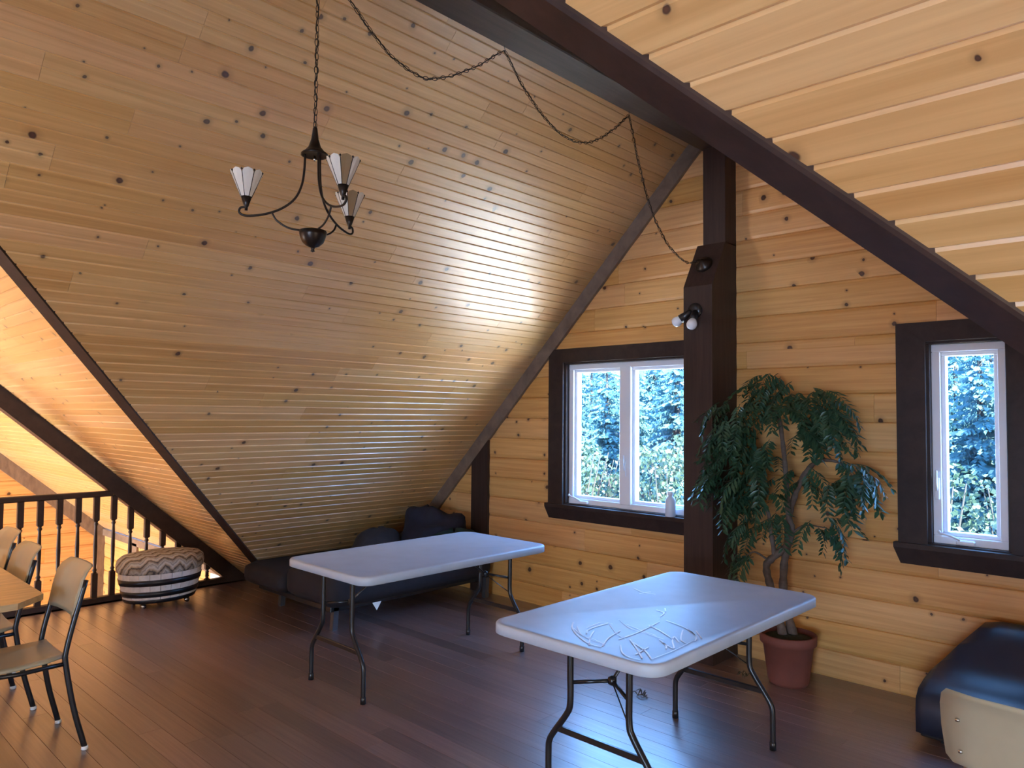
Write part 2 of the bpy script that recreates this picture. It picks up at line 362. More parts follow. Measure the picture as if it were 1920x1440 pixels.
def boards(parent, name, O, eu, ev, en, poly, prof, w, mat, lengths=(1.2, 3.2), phase=0.0, back=0.018, holes=(), gap=0.0006, keep=None, ext=0.0):
    O, eu, ev, en = (np.array(a, float) for a in (O, eu, ev, en))
    flip = np.dot(np.cross(eu, ev), en) < 0
    vmin, vmax = min(p[1] for p in poly), max(p[1] for p in poly)
    k0 = math.floor((vmin - phase) / w); rest = [[], [], []]
    for k in range(k0, math.ceil((vmax - phase) / w)):
        b0 = phase + k * w
        cuts = sorted({max(b0, vmin), min(b0 + w, vmax)} | {h for H in holes for h in (H[2], H[3]) if b0 + .004 < h < b0 + w - .004})
        for lo, hi in zip(cuts, cuts[1:]):
            if hi - lo < 0.004: continue
            pr = [(v, n) for v, n in prof if lo - 1e-6 < b0 + v < hi + 1e-6]
            def nat(v): return float(np.interp(v - b0, [p[0] for p in prof], [p[1] for p in prof]))
            if not pr or b0 + pr[0][0] > lo + 1e-5: pr = [(lo - b0, nat(lo))] + pr
            if b0 + pr[-1][0] < hi - 1e-5: pr = pr + [(hi - b0, nat(hi))]
            sp = [clip_u(poly, min(max(b0 + v, vmin), vmax)) for v, n in pr]
            if any(s is None for s in sp): continue
            ua, ub = min(s[0] for s in sp), max(s[1] for s in sp)
            mid = (lo + hi) / 2; iv = [(ua, ub)]
            for H in holes:
                if H[2] < mid < H[3]:
                    nv = []
                    for a, b in iv:
                        if H[0] > a: nv.append((a, min(b, H[0])))
                        if H[1] < b: nv.append((max(a, H[1]), b))
                        if not (H[0] > a or H[1] < b): pass
                    iv = [(a, b) for a, b in nv if b - a > 0.01]
            for a0, b0_ in iv:
                random.seed(int(len(name) * 7919 + (k + 500) * 131 + round(a0 * 100) * 17 + round(O[0] * 10) * 3 + round(en[1] * 10) * 977 + round(en[0] * 10) * 313))
                joints = [a0]; x = a0 - U(0, lengths[1] * 0.8)
                while True:
                    x += U(*lengths)
                    if x > b0_ - 0.25: break
                    if x > a0 + 0.25: joints.append(x)
                joints.append(b0_)
                for ja, jb in zip(joints, joints[1:]):
                    ss = []
                    for s, (pv_, pn_) in zip(sp, pr):
                        a = max(s[0], ja + gap) if ja > ua + 1e-6 else max(s[0], ja); b = min(s[1], jb - gap) if jb < ub - 1e-6 else min(s[1], jb)
                        if b < a: a = b = min(max((a + b) / 2, s[0]), s[1])
                        if jb >= ub - 1e-6 and b > a: b -= ext * pn_
                        ss.append((a, b))
                    vs, fs, uv = board_mesh(name, O, eu, ev, en, pr, b0, ss, mat, parent, back, U(0, 40), round(U(0, 40)) + 0.0)
                    if flip: fs = [f[::-1] for f in fs]
                    c = np.mean(np.array(vs), axis=0)
                    if keep is not None and not keep(np.array(vs)):
                        o = len(rest[0]); rest[0] += vs; rest[1] += [tuple(i + o for i in f) for f in fs]; rest[2] += uv
                    else: make_uv_obj(name, vs, fs, uv, mat, parent)
    if rest[0]:
        o = make_uv_obj(name + '_field', *rest, mat, parent); o['kind'] = 'stuff'
def in_view(vs):
    for p in list(vs) + [vs.mean(axis=0)]:
        x, y, z = to_px(p)
        if z > 0.2 and -40 < x < 1960 and -40 < y < 1480: return True
    return False
def slab(name, pts, vec, mat='backing', kind='structure', parent=None):
    o = MB().prism(pts, vec).build(name, mat, parent)
    if parent is None: o['kind'] = kind
    return o

# ------------------------------------------------------------------ the shell of the house
SM, KM = 0.863, 2.90                      # main roof: z = KM - SM x
KL, KR = 6.11, 1.46                      # wing roof: z = KL - y (left), z = KR + y (right)
YR, ZR = 2.39, 3.72                       # wing ridge
XW = 4.57                                 # window wall
YE, XS, ZL = 10.4, 3.30, -2.6             # hall end wall, hall side wall, lower floor
YB, XB, YN = 6.60, -5.5, -4.0             # loft edge, back wall, near end wall
YAP = (KL - KR) / 2; XRID = -2.2; ZRID = KM - SM * XRID
lm = math.hypot(1, SM)
def Mz(x): return KM - SM * x

# floor of the loft
floor = slab('floor', [(XB, YN, -.02), (XW + .1, YN, -.02), (XW + .1, YB, -.02), (XB, YB, -.02)], (0, 0, -.22))
boards(floor, 'floor_plank', (0, 0, 0), (0, 1, 0), (1, 0, 0), (0, 0, 1), [(YN, XB), (YB, XB), (YB, XW), (YN, XW)], FLOOR_P, .113, 'floor', (1.1, 2.3), 0.02, 0.019, keep=in_view)
slab('floor_lower', [(XB, YB - .3, ZL), (XS + .1, YB - .3, ZL), (XS + .1, YE + .1, ZL), (XB, YE + .1, ZL)], (0, 0, -.1), 'floor')

# roof slopes: sheathing outside, boards as children
def roof_plane(name, poly3, nrm, eu, ev, poly2, O, phase=0.0, lengths=(1.2, 3.0), ext=0.0):
    nrm = np.array(nrm, float); nrm /= np.linalg.norm(nrm)
    p = slab(name, [np.array(q, float) - nrm * 0.02 for q in poly3], -nrm * 0.06)
    boards(p, 'ceiling_board', O, eu, ev, nrm, poly2, ROOF_P, .125, 'roof', lengths, phase, ext=ext)
    return p
s2 = 1 / math.sqrt(2)
# wing, left slope (u = x, v = distance down the slope from the ridge line y = YR)
def slp(y): return (y - YR) * math.sqrt(2)
xv = lambda z: (2.91 - z) / SM            # edge at the left valley beam
roof_plane('ceiling', [(xv(ZR), YR, ZR), (XW + .1, YR, ZR), (XW + .1, KL, 0), (xv(0), KL, 0)], (0, -1, -1), (1, 0, 0), (0, s2, -s2),
           [(xv(ZR), 0), (XW, 0), (XW, slp(KL)), (xv(0), slp(KL))], (0, YR, ZR), 0.0095)
# wing, right slope
xr = lambda z: (3.06 - z) / SM
ylo = -KR
roof_plane('ceiling', [(xr(KR + YR), YR, KR + YR), (XW + .1, YR, KR + YR), (XW + .1, ylo, 0), (xr(0), ylo, 0)], (0, 1, -1), (1, 0, 0), (0, -s2, -s2),
           [(xr(KR + YR), 0), (XW, 0), (XW, (YR - ylo) / s2), (xr(0), (YR - ylo) / s2)], (0, YR, KR + YR), 0.0)
# main roof: u = y, v = x * lm measured down the slope
em = np.array([1, 0, -SM]) / lm; nm = np.array([-SM, 0, -1]) / lm
yl = lambda x: 6.16 - Mz(x)
roof_plane('ceiling', [(-.95, yl(-.95), Mz(-.95)), (XS, yl(XS), Mz(XS)), (XS, YE + .1, Mz(XS)), (-.95, YE + .1, Mz(-.95))], nm, (0, 1, 0), em,
           [(yl(-.95), -.95 * lm), (yl(XS), XS * lm), (YE, XS * lm), (YE, -.95 * lm)], (0, 0, KM), 1.168 - .0625)
yr_ = lambda x: 1.476 - .916 * x
roof_plane('ceiling', [(-.95, yr_(-.95), Mz(-.95)), (3.36, yr_(3.36), 0), (3.36, YN, 0), (-.95, YN, Mz(-.95))], nm, (0, 1, 0), em,
           [(yr_(-.95), -.95 * lm), (yr_(3.36), 3.36 * lm), (YN, 3.36 * lm), (YN, -.95 * lm)], (0, 0, KM), 1.168 - .0625, (1.8, 3.6), 3.0)
slab('ceiling', [(XRID, YN, ZRID), (-.95, YN, Mz(-.95)), (-.95, YE, Mz(-.95)), (XRID, YE, ZRID)], -nm * .06, 'plaster')
zb = ZRID - SM * (XRID - XB)
slab('ceiling', [(XRID, YN, ZRID), (XRID, YE, ZRID), (XB, YE, zb), (XB, YN, zb)], (-.04, 0, .05), 'plaster')
for c in bpy.data.objects:
    if c.name.startswith('ceiling') and c.parent is None: c['kind'] = 'structure'

def wall_x(name, x, th, y0, y1, zlo, ztop, holes, mat='backing'):
    """wall in the plane x, top given by ztop(y); holes (y0, y1, z0, z1)"""
    ys = sorted({y0, y1, YAP} & {y for y in (y0, y1, YAP) if y0 <= y <= y1} | {h for H in holes for h in H[:2]})
    mb = MB()
    for a, b in zip(ys, ys[1:]):
        segs = [zlo]; hs = sorted([H for H in holes if H[0] < (a + b) / 2 < H[1]], key=lambda H: H[2])
        z = zlo
        for H in hs:
            mb.prism([(x, a, z), (x, b, z), (x, b, H[2]), (x, a, H[2])], (th, 0, 0)); z = H[3]
        mb.prism([(x, a, z), (x, b, z), (x, b, max(z + .001, ztop(b))), (x, a, max(z + .001, ztop(a)))], (th, 0, 0))
    o = mb.build(name, mat); o['kind'] = 'structure'; return o
W1 = (2.655, 3.785, .835, 1.98); W2 = (.775, 1.172, .845, 1.985)
ztop = lambda y: min(KL - y, KR + y) + 0.02
wall_f = wall_x('wall_front', XW + .02, .13, ylo - .1, KL + .1, -.2, ztop, [W1, W2])
boards(wall_f, 'siding_board', (XW, 0, 0), (0, 1, 0), (0, 0, 1), (-1, 0, 0), [(ylo, 0), (KL, 0), (YAP, KL - YAP)], SIDE_P, .171, 'siding', (1.6, 4.2), .158, .018, holes=[W1, W2])

# walls out of the picture and in the stair hall
def side_boards(parent, O, eu, poly, phase, n):
    boards(parent, 'siding_board', O, eu, (0, 0, 1), n, poly, SIDE_P, .171, 'siding', (1.4, 3.6), phase, .018, keep=in_view)
we = slab('wall_hall_end', [(XB, YE + .02, ZL), (XS + .1, YE + .02, ZL), (XS + .1, YE + .02, Mz(XS)), (XRID, YE + .02, ZRID), (XB, YE + .02, zb)], (0, .1, 0))
side_boards(we, (0, YE, 0), (1, 0, 0), [(-1.5, ZL), (XS, ZL), (XS, Mz(XS)), (-1.5, Mz(-1.5))], .036, (0, -1, 0))
ws = slab('wall_hall_side', [(XS + .02, YB - .2, ZL), (XS + .02, YE + .1, ZL), (XS + .02, YE + .1, .06), (XS + .02, YB - .2, .06)], (.1, 0, 0))
side_boards(ws, (XS, 0, 0), (0, 1, 0), [(YB, ZL), (YE, ZL), (YE, .03), (YB, .03)], .036, (-1, 0, 0))
slab('wall_under_loft', [(XB, YB - .24, ZL), (XS, YB - .24, ZL), (XS, YB - .24, -.2), (XB, YB - .24, -.2)], (0, .1, 0), 'plaster')
slab('wall_near_end', [(XB, YN, -.2), (3.6, YN, -.2), (3.6, YN, .1), (XRID, YN, ZRID), (XB, YN, zb)], (0, -.1, 0), 'plaster')
def wall_back():
    mb = MB(); x = XB
    for y0, y1, z0, z1 in [(YN, -2.55, -.2, zb), (-2.55, .15, -.2, .5), (-2.55, .15, 1.88, zb), (.15, YB, -.2, zb), (YB, 7.05, ZL, zb), (7.05, 9.95, ZL, -2.35), (7.05, 9.95, -.65, zb), (9.95, YE, ZL, zb)]:
        mb.box((x - .12, y0, z0), (x, y1, z1))
    o = mb.build('wall_back', 'plaster'); o['kind'] = 'structure'
wall_back()
for i, (y0, y1, z0, z1) in enumerate([(-2.55, .15, .5, 1.88), (7.05, 9.95, -2.35, -.65)]):
    w = empty(f'window_{i + 4}'); w['kind'] = 'structure'
    fb = MB()
    for a, b in (((y0, z0), (y1, z0 + .05)), ((y0, z1 - .05), (y1, z1)), ((y0, z0), (y0 + .05, z1)), ((y1 - .05, z0), (y1, z1))):
        fb.box((XB - .1, a[0], a[1]), (XB - .04, b[0], b[1]))
    fb.build('window_frame', 'vinyl', w)
fill_frame = empty('window_6'); fill_frame['kind'] = 'structure'; fb = MB()  # frame added around the side fill light; the wall behind has no opening
for a, b in (((.05, .35), (1.95, .4)), ((.05, 1.5), (1.95, 1.55)), ((.05, .35), (.1, 1.55)), ((1.9, .35), (1.95, 1.55))): fb.box((a[0], YN, a[1]), (b[0], YN + .06, b[1]))
fb.build('window_frame', 'vinyl', fill_frame)
# knee wall under the right main slope keeps the room closed
slab('wall_eave', [(3.40, YN, -.2), (3.40, ylo - .1, -.2), (3.40, ylo - .1, .12), (3.40, YN, .12)], (.1, 0, 0), 'plaster')

slab('wall_eave', [(3.31, 5.95, -.1), (3.31, 6.62, -.1), (3.31, 6.62, .3), (3.31, 5.95, .3)], (.25, 0, 0), 'backing')  # added block, stops sky light leaking in behind the futon
# ------------------------------------------------------------------ beams, post, trims
def beam(name, a, b, wd, w, up, h, mat, label):   # bottom centre line a-b, width along wd, height along up
    a, b, wd, up = (np.array(q, float) for q in (a, b, wd, up))
    ch = min(w, h) * .06
    sec = [(-w / 2 + ch, 0), (w / 2 - ch, 0), (w / 2, ch), (w / 2, h), (-w / 2, h), (-w / 2, ch)]
    o = MB().loft([[p + wd * s + up * t for s, t in sec] for p in (a, b)]).build(name, mat)
    return tag(o, label, 'beam')
o = MB().box((-1.1, 2.295, 3.35), (XW, 2.485, 3.88), .006).build('ridge_beam', 'dark_x')
tag(o, 'dark grey ridge beam at the top of the ceiling, carrying the swag hooks', 'beam')
def right_valley():
    p0 = np.array([.872, .67, 2.147]); d = np.array([.476, -.436, -.41]); wd = np.array([.675, .737, 0]); wd /= np.linalg.norm(wd)
    a = p0 + d * -3.85 + wd * .05 + np.array([0, 0, -.0125]); b = p0 + d * 5.0 + wd * .05 + np.array([0, 0, -.0125])
    beam('valley_beam', a, b, wd, .10, (0, 0, 1), .30, 'dark', 'dark brown valley beam slanting across the upper right, in front of the post')
right_valley()
def left_valley():
    def sl(z): return np.array([(2.93 - z) / SM, KL - z, z])
    def ml(z): return np.array([(KM - z) / SM, 6.18 - z, z])
    za, zc = 3.66, 0.02
    ea = [ml(za), sl(za)]; eb = [ml(zc), sl(zc)]; dz = np.array([0, 0, -.014]); up = np.array([0, 0, .25])
    l = [[e[0] + dz, e[1] + dz, e[1] + up, e[0] + up] for e in (ea, eb)]
    o = MB().loft(l).build('valley_beam', 'dark')
    tag(o, 'dark brown valley beam running down the left edge of the pine slope to the sofa', 'beam')
left_valley()
def rafter():
    k = 2.905; y0, y1 = 6.585, 6.72; dv = .165
    pts = [(.05, y0, k - SM * .05), (3.36, y0, k - SM * 3.36), (3.36, y0, max(0.0, k - SM * 3.36 - dv)), (3.165, y0, 0), (.05, y0, k - SM * .05 - dv)]
    o = MB().prism(pts, (0, y1 - y0, 0)).build('rafter', 'dark')
    tag(o, 'dark sloping rafter above the stair railing, ending at the floor beside the ottoman', 'beam')
rafter()
def post():
    p = thing('post', 'dark square post against the window wall, between the two windows', 'post', (4.4, 2.4, 0))
    q = MB(); y0, y1 = 2.302 - 2.4, 2.507 - 2.4
    q.prism([(4.24 - 4.4, y0, 0), (XW - 4.4, y0, 0), (XW - 4.4, y0, 2.70), (4.42 - 4.4, y0, 2.70), (4.24 - 4.4, y0, 2.395)], (0, y1 - y0, 0))
    q.build('lower_post', 'dark_v', p)
    MB().box((4.42 - 4.4, 2.302 - 2.4, 2.69), (XW - 4.4, 2.465 - 2.4, 3.352), .004).build('upper_post', 'dark_v', p)
post()
# rake trims, corner board and baseboard lines on the window wall
tn = 0
def trim(mb, mat='rake'):
    global tn; tn += 1
    o = mb.build(f'trim_{tn}', mat); o['kind'] = 'structure'; return o
def rake(y_sign, k, ya, yb, wdt=.15, x0=XW - .03, x1=XW):
    z = (lambda y: k - y) if y_sign > 0 else (lambda y: k + y)
    return MB().prism([(x0, ya, z(ya)), (x0, yb, z(yb)), (x0, yb, z(yb) - wdt), (x0, ya, z(ya) - wdt)], (x1 - x0, 0, 0))
trim(rake(1, KL, 2.49, 5.95)); trim(rake(-1, 1.345, 2.27, -1.15, .165, XW - .05), 'dark')
trim(MB().prism([(XW - .029, 4.63, 0), (XW - .029, 4.835, 0), (XW - .029, 4.835, KL - 4.835 - .14), (XW - .029, 4.63, KL - 4.63 - .14)], (.029, 0, 0)), 'dark_v')
# stair-hall trims
trim(MB().prism([(.2, YE - .03, Mz(.2)), (XS, YE - .03, Mz(XS)), (XS, YE - .03, Mz(XS) - .19), (.2, YE - .03, Mz(.2) - .19)], (0, .03, 0)))
trim(MB().box((XS - .09, YE - .035, ZL), (XS, YE, .05)), 'rake')
trim(MB().box((XS - .03, YB + .1, -.03), (XS, YE, .05)), 'rake')
trim(MB().box((XS - .03, 9.2, ZL), (XS, 9.42, 0)), 'rake')
trim(MB().box((-5.4, YB - .06, -.22), (XS, YB + .02, -.0)), 'dark')

# ------------------------------------------------------------------ windows
def make_window(n, W, two, cut=None):
    w = empty(f'window_{n}', (XW, (W[0] + W[1]) / 2, W[2])); w['kind'] = 'structure'
    ox, oy, oz = XW, (W[0] + W[1]) / 2, W[2]
    y0, y1, z0, z1 = W[0] - oy, W[1] - oy, 0, W[3] - oz
    def frame(name, a0, a1, b0, b1, t, x0, x1, mat):
        mb = MB()
        for lo, hi in (((a0, b0), (a1, b0 + t)), ((a0, b1 - t), (a1, b1)), ((a0, b0 + t), (a0 + t, b1 - t)), ((a1 - t, b0 + t), (a1, b1 - t))):
            mb.box((x0, lo[0], lo[1]), (x1, hi[0], hi[1]), .003)
        return mb.build(name, mat, w)
    frame('window_jamb', y0, y1, z0, z1, .02, -.005, .10, 'casing')
    fy0, fy1, fz0, fz1 = y0 + .02, y1 - .02, z0 + .02, z1 - .02
    frame('window_frame', fy0, fy1, fz0, fz1, .042, .035, .12, 'vinyl')
    panes = []
    if two:
        mc = (fy0 + fy1) / 2
        MB().box((.03, mc - .05, fz0 + .03), (.12, mc + .05, fz1 - .03), .004).build('mullion', 'vinyl', w)
        panes = [(fy0 + .042, mc - .05), (mc + .05, fy1 - .042)]
    else: panes = [(fy0 + .042, fy1 - .042)]
    for a, b in panes:
        s = frame('sash', a, b, fz0 + .042, fz1 - .042, .022, .06, .115, 'vinyl')
        g = MB().box((.085, a + .02, fz0 + .06), (.091, b - .02, fz1 - .06)).build('glass_pane', 'glass', s)
    # crank and latch
    hy = panes[-1][1] - .03
    c = MB(); c.box((.01, hy - .13, fz0 + .004), (.04, hy - .04, fz0 + .03), .006)
    c.tube([(.012, hy - .06, fz0 + .03), (.0, hy - .02, fz0 + .05), (-.005, hy + .035, fz0 + .062)], .007, 6)
    c.lathe([(.004, -.006), (.011, 0), (.004, .012)], (-.005, hy + .035, fz0 + .065), 8); c.build('crank_handle', 'vinyl', w)
    l = MB(); ly = (0.0 if two else panes[0][1] + .02)
    l.box((.02, ly - .012, fz0 + .24), (.037, ly + .012, fz0 + .36), .004); l.tube([(.022, ly, fz0 + .29), (.01, ly, fz0 + .33), (.012, ly, fz0 + .4)], .006, 6); l.build('latch', 'vinyl', w)
    # casing boards and sill
    ce = .145; x0, x1 = -.028, 0.0
    top = z1 + .105
    for name, poly in (('casing', [(y1 - .004, z0), (y1 + ce, z0), (y1 + ce, top), (y1 - .004, z1)]), ('casing', [(y0 - ce, top), (y1 + ce, top), (y1 - .004, z1 - .004), (y0 + .004, z1 - .004)]),
                       ('casing', [(y0 + .004, z0), (y0 - ce, z0), (y0 - ce, top), (y0 + .004, z1)])):
        pts = [(x0, a, b) for a, b in poly]
        if cut:                                                   # the rake trim runs over this corner
            pts = [(x0, a, min(b, 1.345 + a + oy - .15 - oz)) for a, b in poly]
        MB().prism(pts, (x1 - x0, 0, 0)).build(name, 'casing', w)
    MB().loft([[(-.05, y1 + ce + .02, z0 + .012), (.03, y1 + ce + .02, z0 + .012), (.03, y0 - ce - .02, z0 + .012), (-.05, y0 - ce - .02, z0 + .012)],
               [(-.05, y1 + ce + .02, z0 - .015), (.03, y1 + ce + .02, z0 - .015), (.03, y0 - ce - .02, z0 - .015), (-.05, y0 - ce - .02, z0 - .015)],
               [(-.03, y1 + ce - .012, z0 - .105), (.0, y1 + ce - .012, z0 - .105), (.0, y0 - ce + .012, z0 - .105), (-.03, y0 - ce + .012, z0 - .105)]]).build('window_sill', 'casing', w)
make_window(1, W1, True); make_window(2, W2, False)
w3 = empty('window_3', (XS, 6.98, -.5)); w3['kind'] = 'structure'
MB().box((-.03, -.25, -.45), (.0, .25, .47), .004).build('window_frame', 'vinyl', w3)
MB().box((-.034, -.19, -.4), (-.028, -.02, .42)).build('glass_pane', 'barrel_w', w3); MB().box((-.034, .02, -.4), (-.028, .19, .42)).build('glass_pane', 'barrel_w', w3)

# ------------------------------------------------------------------ stair railing
rail = thing('railing', 'dark turned-baluster railing along the open stair edge at left', 'railing', (0, 6.62, 0))
MB().box((-1.2, -.03, 0), (3.16, .03, .045), .004).build('bottom_rail', 'dark', rail)
MB().box((-1.2, -.032, .855), (2.15, .032, .90), .008).build('top_rail', 'dark', rail)
def baluster(h):
    mb = MB(); s = .021
    a, b = min(.24, h * .3), h - min(.2, h * .25)
    mb.box((-s, -s, .04), (s, s, a), .004)
    prof = [(s, 0), (.012, .012), (.019, .026), (.011, .045), (.014, .10), (.0165, .5), (.013, .9), (.011, .955), (.019, .974), (.012, .988), (s, 1)]
    L = b - a
    mb.lathe([(r, a + (t * L if .05 < t < .95 else (t if t < .5 else L - (1 - t)) * 1.0)) for r, t in [(s * .9, 0), (.012, .012), (.019, .024), (.011, .04)] + [(.014, .2), (.0165, .5), (.013, .8)] ] + [(.011, b - .04), (.019, b - .024), (.012, b - .012), (s * .9, b)], (0, 0, 0), 8)
    mb.box((-s, -s, b), (s, s, h), .004); return mb
bx = [1.506 + .1325 * i for i in range(-18, 13)]
full = None
for x in bx:
    h = .86 if x < 2.12 else Mz(x) - .165 + .01
    if h < .12: continue
    if h >= .86:
        if full is None: full = baluster(.86).build('baluster', 'dark', rail, (x, 0, 0))
        else:
            o = full.copy(); COL.objects.link(o); o.location = (x, 0, 0)
    else: baluster(max(h, .13)).build('baluster', 'dark', rail, (x, 0, 0))

# ------------------------------------------------------------------ folding tables
def rrect(x0, x1, y0, y1, r, n=6):
    pts = []
    for cx, cy, a in ((x1 - r, y1 - r, 0), (x0 + r, y1 - r, 90), (x0 + r, y0 + r, 180), (x1 - r, y0 + r, 270)):
        for k in range(n + 1):
            t = math.radians(a + 90 * k / n); pts.append((cx + r * math.cos(t), cy + r * math.sin(t)))
    return pts
def folding_table(label, cx, cy, lx, ly, legx, rz=0.0):
    t = thing('folding_table', label, 'table', (cx, cy, 0), rz, 'folding tables in the loft')
    ztop, th, r = .70, .048, .085
    def ring(inset, z): return [(x, y, z) for x, y in rrect(-lx / 2 + inset, lx / 2 - inset, -ly / 2 + inset, ly / 2 - inset, r - inset * .8)]
    MB().loft([ring(.012, ztop - th), ring(0, ztop - th + .006), ring(0, ztop - .008), ring(.004, ztop - .002), ring(.010, ztop), ring(.022, ztop), ring(.026, ztop - .0015)], True).build('tabletop', 'plastic', t)
    hgt = ztop - th
    for sx in (-1, 1):
        x = sx * legx
        for sy in (-1, 1):
            pts = bez([(x, sy * .145, hgt), (x, sy * .145, .50), (x, sy * .145, .375), (x, sy * .165, .325), (x, sy * .232, .235), (x, sy * .255, .195), (x, sy * .26, .15), (x, sy * .26, .0)], 4)
            MB().tube(pts, .0135, 8).build('leg', 'black_metal', t)
            MB().lathe([(.016, 0), (.016, .035), (.0135, .037)], (x, sy * .26, 0), 8).build('foot_cap', 'black_metal', t)
        MB().box((x - .008, -.22, .245), (x + .008, .22, .27), .003).build('crossbar', 'black_metal', t)
        MB().box((x - .02, -.2, hgt - .02), (x + .02, .2, hgt + .002), .003).build('leg_bracket', 'black_metal', t)
        b = MB(); b.tube([(x, .145, .46), (x - sx * .09, 0, .48)], .008, 6); b.tube([(x - sx * .09, 0, .48), (x - sx * .34, 0, hgt)], .009, 6, flat=.6)
        b.lathe([(.004, -.02), (.018, -.012), (.018, .012), (.004, .02)], (x - sx * .09, 0, .48), 8); b.tube([(x, -.145, .46), (x - sx * .09, 0, .48)], .008, 6)
        b.tube([(x - sx * .09, 0, .475), (x, -.147, .36)], .003, 5); b.build('folding_brace', 'black_metal', t)
    return t
t1 = folding_table('pale folding table in front of the dark sofa, farther of the two', 2.985, 3.60, 1.47, .80, .625)
t2 = folding_table('pale folding table with white scribbles on its top, nearer of the two', 2.89, 1.795, 1.45, .81, .50)
def scribbles():
    S = [[(550, 470), (545, 500), (580, 545), (640, 585), (700, 600)], [(735, 475), (680, 490), (630, 510), (620, 530)], [(660, 515), (640, 550), (635, 590)], [(800, 515), (740, 550), (705, 595)],
         [(790, 455), (850, 500), (940, 530), (1030, 560)], [(790, 560), (900, 520), (1010, 465)], [(950, 485), (1010, 515), (1080, 560)], [(1040, 460), (1110, 485), (1160, 510), (1200, 545), (1195, 570)],
         [(850, 560), (880, 600), (915, 660)], [(865, 575), (930, 620), (965, 665)], [(800, 590), (810, 630), (850, 655), (905, 668)], [(880, 640), (950, 600)], [(1005, 560), (1040, 590), (1042, 610)],
         [(1020, 575), (1080, 608), (1075, 570), (1085, 545), (1110, 575)], [(1130, 510), (1120, 560), (1145, 580)], [(1165, 510), (1195, 540)], [(1200, 515), (1230, 555)], [(965, 665), (1080, 620), (1190, 565)],
         [(870, 290), (920, 312), (985, 322)], [(900, 318), (960, 310)], [(990, 405), (1030, 420), (1010, 440)], [(1035, 395), (1040, 415)], [(550, 500), (600, 540), (660, 560), (720, 590)],
         [(620, 500), (700, 470), (760, 480)], [(740, 480), (780, 530), (830, 560)], [(570, 490), (590, 530), (640, 560), (690, 575)], [(830, 480), (930, 520), (990, 540)]]
    mb = MB()
    for i, st in enumerate(S):
        pts = [on(880 + x * .3542, 1000 + y * .3542, AZ, .7006) - np.array([2.89, 1.795, 0]) for x, y in st]
        pts = [p for p in bez(pts, 5)]; hw = .0030 if i not in (4, 17, 22, 23, 24, 25, 26) else .0016
        L, Rr = [], []
        for k, p in enumerate(pts):
            d = pts[min(k + 1, len(pts) - 1)] - pts[max(k - 1, 0)]; n = np.array([-d[1], d[0], 0]); n /= np.linalg.norm(n) + 1e-9
            L.append(p + n * hw); Rr.append(p - n * hw)
        m = len(pts); mb.add(L + Rr, [(k, k + 1, m + k + 1, m + k) for k in range(m - 1)])
    o = mb.build('scratch_marks', 'scratch', t2); o['label'] = 'white scribbled scratch marks'; o['kind'] = 'stuff'
scribbles()

# ------------------------------------------------------------------ school chairs
def school_chair(name, label, loc, rz, tube='black_metal', group='plywood school chairs', fw=0.0, w=.19):
    c = thing(name, label, 'chair', loc, rz, group)         # faces +x locally; origin between the feet
    for s in (-1, 1):
        y = s * w
        MB().tube(bez([(-.275, y * 1.08, .01), (-.225, y * 1.05, .2), (-.19, y, .40), (-.19, y, .46), (-.215 + fw, y, .58), (-.262 + fw, y, .77)], 5), .0125, 8).build('rear_leg', tube, c)
        MB().tube([(.19, y * 1.05, .01), (.15, y, .415)], .0125, 8).build('front_leg', tube, c)
        for p in ((-.275, y * 1.08), (.19, y * 1.05)):
            MB().lathe([(.012, 0), (.016, .004), (.0145, .018)], (p[0], p[1], 0), 8).build('glide', 'glide', c)
    MB().tube([(-.19, -w, .405), (.0, -w, .40), (.15, -w, .41), (.17, -w * .6, .41), (.17, w * .6, .41), (.15, w, .41), (.0, w, .40), (-.19, w, .405)], .010, 6).build('seat_rail', tube, c)
    def curved(us, prof, half, th, nrm):
        mb = MB(); loops = []
        return mb
    # seat: dished plywood with a waterfall front
    prof = [(-.20, .432), (-.12, .424), (0, .42), (.10, .424), (.17, .428), (.205, .418), (.218, .40)]
    loops = []
    for k, (x, z) in enumerate(prof):
        hw = [.165, .18, .19, .197, .195, .185, .172][k]
        loops.append([(x, -hw, z + .006), (x, -hw * .6, z - .002), (x, 0, z - .005), (x, hw * .6, z - .002), (x, hw, z + .006), (x, hw, z - .006), (x, hw * .6, z - .014), (x, 0, z - .017), (x, -hw * .6, z - .014), (x, -hw, z - .006)])
    MB().loft(loops, True).build('seat', 'ply', c)
    # backrest: curved plywood, rolled over at the top
    bp = [(.600, -.222), (.62, -.224), (.70, -.240), (.765, -.256), (.80, -.275), (.822, -.300)]
    hw = [.175, .192, .197, .195, .185, .165]; loops = []
    for (z, x), h in zip(bp, hw):
        loops.append([(x + .012, -h, z), (x - .004, -h * .6, z), (x - .010, 0, z), (x - .004, h * .6, z), (x + .012, h, z), (x + .002, h, z + .003), (x - .014, h * .6, z + .003), (x - .020, 0, z + .003), (x - .014, -h * .6, z + .003), (x + .002, -h, z + .003)])
    bo = MB().loft(loops, True).build('backrest', 'ply', c)
    for s in (-1, 1):
        for z, x in ((.645, -.240), (.735, -.260)):
            MB().lathe([(.006, -.003), (.006, .003), (.003, .005)], (x, s * .15, z), 8).build('rivet', 'chrome', bo)
    return c
school_chair('school_chair', 'cream plywood school chair at the near corner of the wooden table', (.875, 4.0, 0), math.pi)
school_chair('school_chair', 'cream plywood school chair, second along the wooden table by the railing', (.835, 4.69, 0), math.pi)
school_chair('school_chair', 'cream plywood school chair farthest along the wooden table, mostly hidden behind another', (.89, 5.36, 0), math.pi)
school_chair('school_chair', 'cream plywood school chair with its back to us, before the right-hand seat', (2.56, .36, 0), -.07, 'chrome', fw=.045, w=.155)

